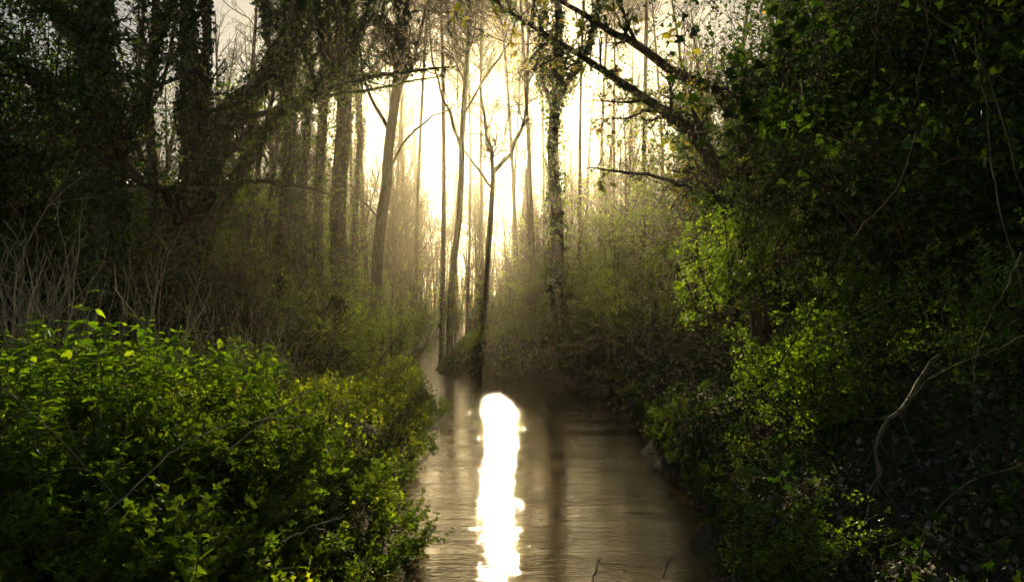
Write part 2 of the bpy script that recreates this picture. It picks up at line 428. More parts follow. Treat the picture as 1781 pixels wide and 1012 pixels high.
def cluster(mb, centers, off, n, size, spread, tpl, mat):
    for cc in centers:
        p = np.array(cc) - off + rng.normal(size=(n, 3)) * spread
        nr = rand_dirs(n, .9); tip = norm(rng.normal(size=(n, 3)) + np.array([0, 0, -.6]))
        mb.leaves(p, nr, tip, size * (.5 + .8 * rng.random(n)), tpl, mat)

EXEC_PARTS = True
hero('ivy_clad_tree', 'thick ivy covered trunk behind the dry stalks with two limbs rising like a V', 12,
     [([(186, 560), (180, 400), (176, 250), (165, 120), (158, -60), (150, -330)], [.27, .24, .22, .2, .16, .1]),
      ([(182, 268), (112, 215), (60, 140), (0, 95), (-90, 50)], [.11, .08, .065, .05, .03], [0, -.2, -.5, -.8, -1]),
      ([(195, 262), (250, 180), (272, 60), (300, -20), (340, -160)], [.085, .06, .05, .045, .03], [0, -.1, -.3, -.5, -.8]),
      ([(190, 245), (222, 205), (262, 150), (310, 135), (350, 100)], [.06, .045, .04, .03, .02]),
      ([(188, 258), (225, 298), (262, 325), (290, 334), (310, 345)], [.10, .09, .08, .065, .05], [0, .2, .5, .9, 1.2]),
      ([(160, 100), (110, 45), (85, 0), (50, -90), (20, -200)], [.13, .11, .1, .08, .05], [0, .2, .4, .6, .8]),
      ([(172, 240), (110, 218), (50, 222), (0, 226), (-60, 240)], [.04, .035, .03, .025, .02], [0, -.2, -.3, -.4, -.6])],
     ivy=[([0], 7000, .09, .24), ([1, 2, 5], 3500, .06, .10), ('twigs', 2600, .065, .18), ('fine', 1800, .06, .2)],
     crown=dict(b1=34, b2=150, b3=450, l1=.27, leaves=1500, lsize=.06, lmat=IVY, up=.02))
hero('ivy_clad_tree', 'ivy covered forked tree with a massive limb leaning right over the shrubs', 14,
     [([(318, 580), (314, 470), (334, 380), (342, 300), (332, 190), (322, 80), (316, -80), (310, -300)], [.36, .31, .28, .25, .17, .14, .12, .08]),
      ([(344, 300), (368, 240), (405, 192), (455, 135), (500, 55), (530, -60), (545, -180)], [.25, .23, .2, .17, .15, .13, .10]),
      ([(322, 460), (385, 350), (425, 285), (478, 205), (520, 172), (560, 150)], [.16, .13, .11, .09, .07, .05], [0, -.2, -.4, -.7, -1, -1.2]),
      ([(378, 232), (430, 206), (520, 176), (600, 142), (680, 126), (790, 112)], [.08, .065, .05, .04, .03, .015], [0, -.2, -.6, -1, -1.4, -2]),
      ([(360, 272), (430, 245), (470, 208), (560, 168), (650, 150), (770, 128)], [.07, .06, .05, .04, .028, .012], [0, .2, .4, .5, .6, .8]),
      ([(352, 250), (350, 180), (355, 60), (350, -60), (340, -200)], [.10, .09, .08, .07, .05], [.3, .3, .3, .3, .3]),
      ([(360, 335), (400, 322), (450, 312), (520, 325), (575, 338)], [.06, .05, .042, .03, .015], [0, -.3, -.6, -1, -1.4])],
     ivy=[([0], 6000, .09, .24), ([1], 3000, .085, .16), ([2, 5], 2400, .08, .15), ([3, 4], 500, .06, .05), ('twigs', 700, .06, .12)],
     crown=dict(b1=40, b2=170, b3=600, l1=.2, leaves=500, lsize=.055, lmat=IVY, up=.04), bark=BARKG)
hero('bare_tree', 'slender pair of grey stems rising between the two big ivy trees', 20,
     [([(268, 560), (264, 290), (250, 190), (262, 60), (268, -60), (262, -260)], [.15, .13, .12, .10, .09, .05]),
      ([(262, 330), (236, 250), (230, 180), (240, 110), (245, -40)], [.08, .075, .07, .06, .04]),
      ([(262, 180), (285, 120), (300, 40), (330, -40)], [.06, .05, .04, .03])],
     crown=dict(b1=50, b2=300, b3=1200, l1=.25))
for i, (px_, d_, r_, top, lab) in enumerate([
        (497, 19, .17, 480, 'ivy wrapped upright trunk, first of the row right of the leaning limb'),
        (530, 23, .11, 530, 'thin dark trunk between two ivy wrapped trunks under the evergreen mass'),
        (556, 21, .14, 545, 'ivy wrapped trunk third in the row right of the leaning limb'),
        (592, 20, .22, 560, 'stoutest ivy wrapped trunk beside the gap with curling bare branches'),
        (622, 27, .12, 640, 'slim trunk with thin ivy just right of the stoutest ivy wrapped trunk')]):
    dx = rng.normal() * 12
    hero('ivy_clad_tree', lab, d_,
         [([(px_, 560), (px_ - 4, 400), (px_ + 3, 220), (px_ + dx * .5, 60), (px_ + dx, -120), (px_ + dx * 1.5, -320)], [r_ * 1.15, r_, r_ * .95, r_ * .8, r_ * .6, r_ * .35]),
          ([(px_, 130), (px_ + 30, 60), (px_ + 50, -30), (px_ + 60, -160)], [r_ * .5, r_ * .4, r_ * .3, r_ * .2]),
          ([(px_, 170), (px_ - 30, 90), (px_ - 45, 0), (px_ - 60, -140)], [r_ * .5, r_ * .4, r_ * .3, r_ * .2])],
         ivy=[([0], 3600, .08, .16), ([1, 2], 2000, .085, .28), ('twigs', 2600 if i in (0, 3) else 500, .08, .3)],
         crown=dict(b1=24, b2=120, b3=350, l1=.16, tmin=.45))
hero('bare_tree', 'bare trunk leaning slightly right with many curling branches left of the sun', 22,
     [([(650, 570), (657, 430), (672, 300), (682, 180), (700, 60), (714, -80), (720, -300)], [.19, .17, .16, .145, .12, .09, .05]),
      ([(684, 170), (720, 100), (738, 20), (760, -80), (770, -180)], [.07, .06, .05, .04, .03]),
      ([(678, 230), (640, 160), (620, 80), (600, -20), (590, -100)], [.06, .05, .04, .03, .02]),
      ([(670, 310), (700, 250), (745, 205), (780, 190), (800, 160)], [.045, .04, .03, .02, .012]),
      ([(662, 380), (630, 350), (615, 330), (580, 300), (560, 270)], [.04, .03, .025, .02, .012])],
     crown=dict(b1=90, b2=900, b3=6000, l1=.24, tmin=.52))
hero('bare_tree', 'slim curving trunk that crosses the left edge of the sun glare', 23.5,
     [([(782, 612), (784, 500), (799, 360), (806, 190), (815, 60), (822, -80), (835, -260)], [.12, .11, .10, .09, .08, .06, .03]),
      ([(806, 200), (850, 120), (890, 60), (900, -40)], [.04, .035, .028, .02]),
      ([(803, 250), (770, 170), (750, 90), (745, 0)], [.045, .04, .03, .02])],
     crown=dict(b1=60, b2=500, b3=3000, l1=.22, tmin=.55))
hero('bare_tree', 'straight trunk standing directly below the sun', 27,
     [([(842, 570), (850, 430), (857, 320), (856, 270), (842, 215), (836, 120), (840, -60)], [.12, .105, .095, .08, .055, .04, .025]),
      ([(857, 300), (890, 262), (915, 190), (920, 80), (915, -40)], [.10, .08, .065, .05, .03]),
      ([(857, 330), (820, 280), (790, 230), (770, 150)], [.05, .045, .035, .02])],
     crown=dict(b1=44, b2=360, b3=2000, l1=.2, tmin=.4))
hero('ivy_clad_tree', 'bulky ivy smothered tree making a dark column right of the sun', 22,
     [([(965, 560), (968, 400), (962, 250), (972, 100), (968, -80), (965, -280)], [.22, .19, .17, .14, .10, .06]),
      ([(966, 180), (1000, 120), (1030, 60), (1045, -30), (1060, -160)], [.11, .1, .08, .07, .05]),
      ([(964, 200), (945, 140), (940, 90), (948, 20), (955, -60)], [.08, .07, .06, .05, .03])],
     ivy=[([0], 4200, .085, .36), ([1, 2], 3500, .08, .4), ('twigs', 1600, .07, .3)],
     crown=dict(b1=26, b2=100, b3=400, l1=.16, leaves=600, lsize=.06, lmat=HAW, tmin=.5))

def syc(cr, LP, LR, P1, R1, P2, R2):
    b_ = at(1330, 620, 11); off = np.array([b_[0], b_[1], g(b_[0], b_[1])])
    pts = [(1000, 25, 10.5), (1015, 50, 10.5), (950, 62, 10.3), (895, 66, 9.9), (975, 100, 10.5), (1068, 116, 10.9), (1095, 22, 10.7), (1100, 45, 10.7),
           (1060, 8, 10.5), (940, 20, 10.1), (1170, 50, 10.8), (1195, 100, 11.0), (1010, 115, 10.5), (800, 12, 9.5), (870, 12, 9.7), (1075, 245, 10.9), (1050, 220, 10.9), (1160, 240, 11.0), (1045, 310, 10.9), (1220, 180, 10.9)]
    allp = LP.reshape(-1, 3)
    for q_ in pts:
        c0 = at(*q_) - off; j = np.argmin(np.linalg.norm(allp - c0, axis=1)); a_ = allp[j]
        m_ = (a_ + c0) / 2 + rng.normal(size=3) * .06 + [0, 0, .08]
        tp_, tr_ = smooth_line([a_, m_, c0], [.010, .006, .003], 8); cr.tubes(tp_, tr_, 4, 0)
        sp_, sr_ = sprout(tp_[None], tr_[None], 5, .5, .4, .6, .9, .0, .2, 5, .003, .002); cr.tubes(sp_, sr_, 3, 0)
    cluster(cr, [at(*q_) for q_ in pts], off, 9, .10, .085, T_SYC, 1)
hero('spreading_tree', 'tree with dark limbs reaching left over the stream hung with yellow young leaves', 11,
     [([(1330, 620), (1310, 480), (1272, 380), (1244, 290), (1214, 236), (1173, 200), (1117, 164), (1055, 123), (993, 87), (926, 38), (860, 0), (800, -50)],
       [.15, .135, .12, .115, .10, .08, .062, .05, .04, .03, .022, .015], [0, 0, 0, 0, -.1, -.2, -.3, -.4, -.5, -.8, -1.1, -1.5]),
      ([(1300, 260), (1281, 175), (1235, 149), (1178, 126), (1112, 77), (1060, 48), (1000, 10), (950, -20)], [.11, .10, .09, .075, .06, .048, .035, .022], [.4, .2, 0, -.1, -.2, -.3, -.5, -.8]),
      ([(1262, 360), (1290, 300), (1300, 260), (1330, 200), (1360, 100), (1380, -60)], [.10, .10, .10, .08, .07, .05], [0, .2, .4, .4, .5, .6]),
      ([(1205, 330), (1168, 313), (1120, 304), (1081, 300), (1020, 290)], [.035, .03, .025, .02, .01], [0, 0, -.1, -.2, -.3]),
      ([(1112, 77), (1090, 30), (1075, -20), (1060, -90)], [.03, .025, .02, .015]),
      ([(926, 75), (890, 74), (829, 46), (772, 5), (740, -30)], [.009, .009, .008, .006, .004], [-.6, -.7, -.9, -1, -1.2])],
     crown=dict(b1=70, b2=360, b3=900, l1=.17, leaves=1400, lsize=.055, ltpl=T_HAW, lmat=YEL, up=.02, tmin=.1),
     ivy=[([2], 3500, .07, .4), ([0], 1000, .055, .06), ('twigs', 600, .05, .1)], extra=syc)

# ------------------------------------------------------------------ shrubs
def shrub_proto(name, h, wd, nst, b1, b2, nleaf, lsize, tpl, lmat, stemr=.02, up=.05, leafmb2=None, spread=.05, label=None, cat='shrub', pname='foliage'):
    root = thing(name, (0, 0, -200), label, cat)
    a = rng.random(nst) * 2 * math.pi
    s0 = np.stack([np.cos(a) * .12 * wd, np.sin(a) * .12 * wd, np.full(nst, -.1)], -1)
    d0 = np.stack([np.cos(a) * .5 * wd / h, np.sin(a) * .5 * wd / h, np.ones(nst)], -1) + rng.normal(size=(nst, 3)) * .18
    P0, R0 = walk(s0, d0, h * (.75 + .45 * rng.random(nst)), 9, .13, .02, np.full(nst, stemr), .006)
    P1, R1 = sprout(P0, R0, b1, .08, .42, .5, 1.0, up, .22, 7, .005, .003)
    P2, R2 = sprout(P1, R1, b2, .1, .5, .6, .9, .02, .25, 5, .003, .002)
    st = MB(); st.tubes(P0, R0, 6); st.tubes(P1, R1, 4); st.tubes(P2, R2, 3)
    lf = MB()
    if nleaf:
        twig_leaves(lf, P2, R2, int(nleaf * .75), lsize, tpl, 0, 0, spread)
        twig_leaves(lf, P1, R1, int(nleaf * .25), lsize, tpl, 0, .2, spread)
    st.build('stems', [TWIG], root)
    if nleaf: lf.build(pname, [lmat], root)
    return root

haw_far = shrub_proto('hawthorn_shrub', 2.8, 3.0, 9, 110, 800, 9000, .05, T_SIMPLE, HAW)
haw_far2 = shrub_proto('hawthorn_shrub', 3.2, 2.2, 8, 90, 600, 4200, .05, T_SIMPLE, HAW)
haw_near = shrub_proto('hawthorn_shrub', 2.0, 2.2, 9, 110, 800, 6000, .054, T_HAW, HAWB, spread=.03)
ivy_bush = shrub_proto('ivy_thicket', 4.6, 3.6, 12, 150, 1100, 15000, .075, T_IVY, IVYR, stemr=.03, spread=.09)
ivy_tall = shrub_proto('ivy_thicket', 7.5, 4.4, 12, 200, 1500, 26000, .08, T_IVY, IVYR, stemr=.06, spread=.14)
scrub = shrub_proto('bare_scrub', 3.0, 2.6, 16, 160, 900, 500, .04, T_SIMPLE, HAW, stemr=.016)
used = set()
def put(proto, x, y, rz, sc, label, group=None, dz=0.0, tilt=(0, 0)):
    global used
    loc = (x, y, g(x, y) - .03 + dz)
    if proto.name not in used:
        used.add(proto.name); proto.location = loc; proto.rotation_euler = (tilt[0], tilt[1], rz)
        proto.scale = (sc,) * 3 if np.isscalar(sc) else sc
        proto['label'] = label
        if group: proto['group'] = group
        return proto
    return copy_thing(proto, loc, rz, sc, label, group, tilt)
def putpx(proto, px_, d_, rz, sc, label, group=None, **k):
    return put(proto, (px_ - 890.5) / F * d_, d_, rz, sc, label, group, **k)

G1 = 'fresh green hawthorns beyond the left bank'
putpx(haw_far, 545, 17.5, .3, (1.15, 1.1, 1.0), 'fullest pale green hawthorn behind the sunlit left bank', G1)
putpx(haw_far, 620, 18.5, 2, (1, 1, .75), 'pale green hawthorn in front of the leaning bare trunk', G1)
putpx(haw_far2, 680, 19.5, 1, .8, 'feathery hawthorn at the left edge of the far water', G1)
putpx(haw_far2, 470, 18.5, 3.2, 1.05, 'feathery hawthorn at the foot of the first upright ivy trunk', G1)
putpx(haw_far2, 705, 24, 4, 1.0, 'thin green hawthorn beside the slim curving trunk', G1)
putpx(haw_far, 420, 17, 5, .9, 'hawthorn bush right of the leaning ivy tree trunk', G1)
G2 = 'hawthorns on the far side of the bend'
putpx(haw_far, 955, 23.5, 1, (1.0, 1.0, .75), 'low green hawthorn leaning over the bend of the stream', G2)
putpx(haw_far2, 862, 28, .6, .9, 'thin hawthorn on the spit directly under the sun', G2)
putpx(haw_far2, 905, 27, 2.4, .85, 'yellow green hawthorn on the spit behind the bend', G2)
putpx(haw_far, 1060, 21, 3, .9, 'hawthorn on the right bank beside the bulky ivy tree', G2)
putpx(haw_far2, 1010, 24.5, 5, 1.05, 'hawthorn just behind the low one at the bend', G2)
putpx(haw_far, 1120, 18, 2, 1.0, 'hawthorn under the dark limbs, right of the bulky ivy tree', G2)
G3 = 'bright hawthorn sprays on the right bank'
for x, y, rz, sc, dz, tl, lab in [
        (2.55, 8.8, .4, (.85, .7, .6), 1.25, -.55, 'bright green spray reaching left high above the right water edge'),
        (3.4, 9.9, 2.4, (.6, .6, .6), 1.5, -.3, 'bright green spray just above and behind the one reaching left'),
        (3.25, 7.2, 2.0, (.62, .6, .55), .35, -.35, 'bright hawthorn spray above the curved pale branch'),
        (2.75, 6.9, 5.0, (.5, .5, .45), .1, -.4, 'bright hawthorn spray left of the one above the pale branch'),
        (2.45, 5.4, 3.4, (.6, .6, .45), 0, -.3, 'green hawthorn spray at the middle of the near right bank'),
        (1.75, 4.4, 5.0, (.4, .4, .32), 0, -.2, 'lowest hawthorn spray hanging over the near right water edge'),
        (3.2, 5.2, 1.1, (.5, .5, .5), 0, -.2, 'green spray low on the bank right of the crooked branch'),
        (5.0, 10.3, 1.0, (.9, .9, .9), 0, 0, 'hawthorn deep in shade beyond the bright sprays')]:
    put(haw_near, x, y, rz, sc, lab, G3, dz=dz, tilt=(0, tl))
G4 = 'ivy thickets walling the right bank'
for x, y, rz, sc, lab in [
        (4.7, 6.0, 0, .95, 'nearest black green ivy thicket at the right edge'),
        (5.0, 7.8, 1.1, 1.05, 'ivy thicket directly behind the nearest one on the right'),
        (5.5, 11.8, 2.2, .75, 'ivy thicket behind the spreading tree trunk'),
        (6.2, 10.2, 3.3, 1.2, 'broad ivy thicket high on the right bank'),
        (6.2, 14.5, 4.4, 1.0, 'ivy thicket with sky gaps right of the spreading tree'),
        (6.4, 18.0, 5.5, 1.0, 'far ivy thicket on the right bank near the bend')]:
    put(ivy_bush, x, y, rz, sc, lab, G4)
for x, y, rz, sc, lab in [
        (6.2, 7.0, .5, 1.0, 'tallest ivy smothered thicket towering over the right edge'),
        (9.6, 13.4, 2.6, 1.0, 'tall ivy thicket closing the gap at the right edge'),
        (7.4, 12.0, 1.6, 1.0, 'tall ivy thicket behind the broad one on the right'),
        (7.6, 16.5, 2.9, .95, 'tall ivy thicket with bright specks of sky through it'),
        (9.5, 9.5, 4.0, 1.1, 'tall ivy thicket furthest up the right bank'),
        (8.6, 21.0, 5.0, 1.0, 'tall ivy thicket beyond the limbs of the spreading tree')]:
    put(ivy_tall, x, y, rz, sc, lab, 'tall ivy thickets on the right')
for x, y, rz, sc, lab in [(8.2, 2.5, .5, 1.0, 'unseen tall ivy thicket added for shade just beyond the right edge of the view'), (8.5, -2, 2.5, 1.0, 'unseen tall ivy thicket added for shade behind the viewer to the right'), (5.5, -6, 3.5, 1.0, 'unseen tall ivy thicket added for shade behind the viewer on the right bank')]:  # out of view, added to keep sky light off the near right bank
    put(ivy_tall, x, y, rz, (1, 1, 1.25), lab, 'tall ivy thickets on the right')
G5 = 'ivy thickets in the left wood'
for x, y, rz, sc, lab in [
        (-9.6, 12.5, .7, .9, 'tall ivy thicket at the left edge behind the dry stalks'),
        (-11.6, 14.2, 5.2, 1.05, 'tall ivy thicket filling the upper left corner'),
        (-11.5, 17.5, 2.2, 1.0, 'tall ivy thicket deeper in the wood at the left edge'),
        (-10.4, 22.5, 3.8, .55, 'small ivy thicket between the two big ivy trees')]:
    put(ivy_tall, x, y, rz, sc, lab, G5)
for x, y, rz, sc, lab in [
        (-8.6, 11.0, .7, .55, 'low ivy thicket left of the thickest ivy trunk'),
        (-7.9, 14.2, 2.7, .62, 'low ivy thicket between the big ivy trees'),
        (-6.4, 14.3, 4.7, .4, 'low ivy thicket at the foot of the leaning ivy tree'),
        (-5.6, 20.5, 1.7, .4, 'low ivy thicket at the foot of the upright ivy trunks')]:
    put(ivy_bush, x, y, rz, sc, lab, G5)
for i, (x, y, sc) in enumerate([(-7.0, 17, 1), (-8.8, 24, 1.1), (2.2, 24.5, .8), (3.6, 27, 1), (.2, 29, .8), (1.2, 33, 1), (-6.3, 33, 1), (5.6, 24, 1), (-.5, 25.2, .5), (2.4, 19.3, .5), (-.62, 25.6, .95), (-.2, 26.5, .9)]):
    put(scrub, x, y, i * 1.7, sc, ['grey leafless scrub under the trees of the left wood', 'grey leafless scrub on the ground beyond the bend'][int(x > -1)], 'leafless scrub under the trees')

# ------------------------------------------------------------------ background wood
def bare_proto(h, r0, lean, nb, tm=.15, tw=1.0):
    root = thing('bare_tree', (0, 0, -200), None, 'tree')
    z = np.linspace(-.2, h, 12); t = np.linspace(0, 1, 12)
    P = np.stack([lean * t * t * h + .12 * np.sin(t * 5 + nb), .1 * np.cos(t * 4 + nb), z], -1)[None]
    Rr = (r0 * (1 - t) ** .8 + .015)[None]
    P1, R1 = sprout(P, Rr, nb, tm, .26, .45, .7, .12, .16, 8, .014 * tw, .008 * tw)
    P2, R2 = sprout(P1, R1, nb * 6, .1, .45, .6, .8, .06, .24, 6, .009 * tw, .007 * tw)
    P3, R3 = sprout(P2, R2, nb * 26, .1, .6, .8, .8, .04, .3, 5, .008 * tw, .006 * tw)
    tr = MB(); tr.tubes(P, Rr, 8); tr.tubes(P1, R1, 5)
    cr = MB(); cr.tubes(P2, R2, 3); cr.tubes(P3, R3, 3)
    tr.build('trunk', [BARK], root); cr.build('crown', [TWIG], root)
    return root
protos = [bare_proto(15, .15, .02, 34), bare_proto(13, .10, -.05, 30), bare_proto(17, .2, .0, 40), bare_proto(11, .07, .09, 28), bare_proto(14, .12, -.02, 36)]
GB = 'bare trees of the wood behind the bend'
pos = []
tries = 0
while len(pos) < 180 and tries < 20000:
    tries += 1
    y = 25 + 65 * rng.random() ** 1.1; ax = rng.uniform(-.62, .60)
    x = ax * y
    l_ = np.interp(y, YL, LE); r_ = np.interp(y, YR, RE)
    if l_ - .6 < x < r_ + .6: continue
    if abs(x / y + .0157) < .022 and y < 75: continue
    if -7.5 < x < .8 and y < 40: continue
    if x > 0 and x / y < .19 and y < 36: continue
    if any((x - a) ** 2 + (y - b_) ** 2 < (.9 + y * .012) ** 2 for a, b_ in pos): continue
    pos.append((x, y))
pos.sort(key=lambda q_: q_[1])
high = [bare_proto(29, .12, .03, 46, .56, 1.5), bare_proto(27, .09, -.03, 44, .56, 1.5)]
for i, (px_, d_) in enumerate([(640, 34), (725, 37), (700, 55), (812, 46), (905, 44), (925, 34), (945, 52), (1010, 36), (1040, 50), (1075, 41), (1120, 34), (1160, 47), (770, 33), (610, 45), (885, 66), (855, 74), (842, 50), (795, 60)]):
    putpx(high[i % 2], px_, d_, i * 2.3, .95 + .1 * (i % 3), 'tall bare tree branching only near its top, ' + ('left of the slim curving trunk' if px_ < 780 else 'close below the sun' if px_ < 900 else 'right of the sun'), 'tall bare trees round the sun', tilt=(0, (i % 5 - 2) * .025))
for i, (x, y) in enumerate(pos):
    k = x / y * F + 890
    side = 'far left behind the big ivy trees' if k < 480 else 'left of the slim curving trunk' if k < 770 else 'around and below the sun' if k < 930 else 'right of the sun beyond the bend' if k < 1150 else 'far right behind the ivy thickets'
    dist = 'thin bare tree in the first rank' if y < 38 else 'bare tree in the middle of the wood' if y < 58 else 'hazy bare tree deep in the wood'
    sc = (.85 + .35 * rng.random()) * np.interp(y, [25, 90], [.95, 1.25])
    if -5.6 < x < 5.0: sc = min(sc, (1.6 + .255 * (y - 9)) / 15.5)     # kept short so the sun gets through to both banks
    put(protos[int(rng.integers(5))], x, y, rng.random() * 6.28, sc, f'{dist}, {side}', GB, tilt=(rng.normal() * .05, rng.normal() * .07))

young = shrub_proto('young_tree', 10.0, 4.0, 4, 90, 800, 7000, .13, T_SIMPLE, HAW, stemr=.09, up=.03, spread=.12, cat='tree', pname='crown')
young2 = shrub_proto('young_tree', 8.0, 5.0, 6, 110, 900, 10000, .12, T_SIMPLE, HAW, stemr=.07, up=.0, spread=.12, cat='tree', pname='crown')
GY = 'young leafing trees in the wood'
spots = [(980, 37, .6), (1040, 33, .5), (1095, 38, .85), (1150, 30, .5), (1190, 40, 1.2), (1010, 46, .75), (1075, 50, 1.05), (940, 52, .7), (1240, 30, 1.1), (1130, 58, 1.2),
         (430, 27, .8), (505, 30, .5), (570, 34, .45), (360, 32, 1.0), (640, 40, .5), (700, 48, .55), (300, 28, .9), (210, 30, 1.1), (540, 48, 1.1), (755, 58, .6), (915, 60, .45), (825, 66, .5), (60, 24, 1.0), (120, 36, 1.3), (450, 42, 1.1),
         (1300, 26, 1.0), (1380, 34, 1.2), (1450, 28, 1.1)]
for i, (px_, d_, sc) in enumerate(spots):
    side = 'behind the big ivy trees' if px_ < 420 else 'behind the row of ivy wrapped trunks' if px_ < 620 else 'near the sun, low in the wood' if px_ < 935 else 'right of the sun beyond the bend' if px_ < 1200 else 'behind the right hand thickets'
    dist = 'near' if d_ < 34 else 'deeper' if d_ < 47 else 'far and hazy'
    putpx(young if i % 2 else young2, px_, d_, i * 2.1, sc, f'{dist} young leafing tree {side}', GY)
for i, (x, y, sc) in enumerate([(-.7, 22.6, .25), (-.2, 22.4, .38), (.6, 22.2, .42), (1.3, 21.6, .45), (2.2, 20.5, .5), (2.6, 17.5, .5), (-.6, 25.5, .4), (-.4, 24.2, .5)]):
    put([haw_far, haw_far2, scrub][i % 3], x, y, i * 1.3, sc, ['low leafy bush overhanging the water at the bend', 'low sparse bush at the water line of the bend', 'leafless low bush rooted at the bend'][i % 3], 'low bushes along the bend', tilt=(.35, 0))

deep = bare_proto(27, .16, .02, 60, .3, 1.9)
for i, (px_, d_) in enumerate([(610, 76), (700, 88), (793, 92), (838, 92), (922, 80), (985, 74), (1060, 82)]):
    putpx(deep, px_, d_, i * 1.9, .9 + .08 * (i % 4), 'large bare tree deep in the wood with fine twigs, ' + ('left of the sun' if px_ < 870 else 'right of the sun'), 'large bare trees deep in the wood')

# far-off wood and brush that reads as one mass
mb = MB()
nb_ = 2600
yy = rng.uniform(60, 150, nb_); xx = rng.uniform(-.75, .75, nb_) * yy
s0 = np.stack([xx, yy, ground_h(xx, yy) - .2], -1)
P_, R_ = walk(s0, rng.normal(size=(nb_, 3)) * .06 + np.array([0, 0, 1.]), rng.uniform(6, 15, nb_), 6, .05, .02, rng.uniform(.04, .13, nb_), .02)
mb.tubes(P_, R_, 3)
P1, R1 = sprout(P_, R_, 9000, .05, .25, .4, .7, .1, .18, 5, .02, .012); mb.tubes(P1, R1, 3)
P2, R2 = sprout(P1, R1, 26000, .1, .7, .6, .8, .05, .25, 4, .014, .010); mb.tubes(P2, R2, 3)
tag(mb.build('woods', [BARK]), 'dense far off wood of thin trunks closing the view', 'woods', kind='stuff')
mb = MB()
n_ = 60000
yy = rng.uniform(26, 120, n_) ; xx = rng.uniform(-.8, .8, n_) * yy
l_ = np.interp(yy, YL, LE); r_ = np.interp(yy, YR, RE)
keep = (xx < l_ - .4) | (xx > r_ + 1.5); xx, yy = xx[keep], yy[keep]; n_ = len(xx)
hh = (.35 + .9 * (np.sin(xx * 1.1) * np.sin(yy * .7 + xx * .3) * .5 + .5)) * rng.random(n_) ** .8 * (1 + (yy - 26) / 60)
pp = np.stack([xx, yy, ground_h(xx, yy) + hh], -1)
mb.leaves(pp, rand_dirs(n_, .5), rand_dirs(n_, 0), .12 + yy * .0022, T_SIMPLE, 0)
tag(mb.build('undergrowth', [HAW]), 'low green undergrowth spread below the trees of the wood', 'undergrowth', kind='stuff')

# ------------------------------------------------------------------ left bank plants
rng = np.random.default_rng(5)
def nettle_proto(h, pairs, lsize):
    root = thing('stinging_nettle', (0, 0, -200), None, 'nettle')
    t = np.linspace(0, 1, 8); bend = rng.normal(size=2) * .10 * h
    P = np.stack([bend[0] * t ** 2, bend[1] * t ** 2, h * t - .05], -1)
    st = MB(); st.tubes(P, np.linspace(.0045, .002, 8), 5)
    lf = MB(); pos_, nr, tp, sz = [], [], [], []
    a0 = rng.random() * 6.28
    stems_ = [(P, 1.0, h)]
    # two side shoots
    for s_ in range(3):
        z0 = rng.uniform(.35, .7); b0 = np.array([np.interp(z0, t, P[:, k]) for k in range(3)])
        a = rng.random() * 6.28; d = np.array([math.cos(a) * .6, math.sin(a) * .6, 1.])
        Ps, Rs = walk(b0[None], d[None], [h * .3], 8, .05, .15, [.003], .0015); st.tubes(Ps, Rs, 4)
        stems_.append((Ps[0], .75, h * .3))
    for Pq, sc_, hh_ in stems_:
        npair = max(3, int(pairs * (hh_ / h if sc_ == 1 else .45)))
        for i in range(npair):
            u = .18 + .82 * (i + .4) / npair
            b0 = np.array([np.interp(u, t, Pq[:, k]) for k in range(3)])
            for s2 in range(2):
                a = a0 + i * math.pi / 2 + s2 * math.pi + rng.normal() * .25
                top_ = u > .85
                d = np.array([math.cos(a), math.sin(a), (.7 if top_ else .15) + rng.normal() * .15])
                n_ = norm(np.array([-math.cos(a) * (.6 if top_ else .25), -math.sin(a) * (.6 if top_ else .25), 1.]) + rng.normal(size=3) * .38)
                pos_.append(b0 + d * .012); nr.append(n_); tp.append(d - np.array([0, 0, .6 if not top_ else 0])); 
                sz.append(lsize * sc_ * (1.0 if u < .7 else 1.25 - u * .75) * rng.uniform(.8, 1.15) * (.7 + .5 * u if u < .6 else 1))
    lf.leaves(np.array(pos_), np.array(nr), norm(np.array(tp)), np.array(sz), T_NET, 0)
    st.build('stem', [STEMG], root); lf.build('leaves', [NET], root)
    return root
nets = [nettle_proto(rng.uniform(.75, 1.05), rng.integers(8, 11), rng.uniform(.10, .13)) for _ in range(6)]

def parsley_proto(h):
    root = thing('cow_parsley', (0, 0, -200), None, 'wild plant')
    st = MB(); lf = MB(); ns = 9
    a = rng.random(ns) * 6.28
    d0 = np.stack([np.cos(a) * .8, np.sin(a) * .8, np.ones(ns) * 1.0], -1)
    P0, R0 = walk(np.zeros((ns, 3)) + [0, 0, -.03], d0, h * rng.uniform(.7, 1.15, ns), 7, .06, -.07, np.full(ns, .003), .0015)
    st.tubes(P0, R0, 4)
    # pinnate fronds: side ribs then leaflets
    cnt = ns * 12
    P1, R1 = sprout(P0, R0, cnt, .35, .34, .6, 1.0, 0, .05, 5, .0015, .001); st.tubes(P1, R1, 3)
    p_, tan, r__ = on_lines(P1, R1, cnt * 12, .05)
    side = norm(np.cross(tan, np.array([0, 0, 1.]))) * np.where(rng.random((len(p_), 1)) > .5, 1, -1)
    lf.leaves(p_, norm(np.array([0, 0, 1.]) + rng.normal(size=p_.shape) * .75), norm(side + tan * .7), .032 * rng.uniform(.6, 1.2, len(p_)), T_HAW, 0)
    st.build('stem', [STEMG], root); lf.build('leaves', [FERN], root)
    return root
pars = [parsley_proto(.5), parsley_proto(.42)]

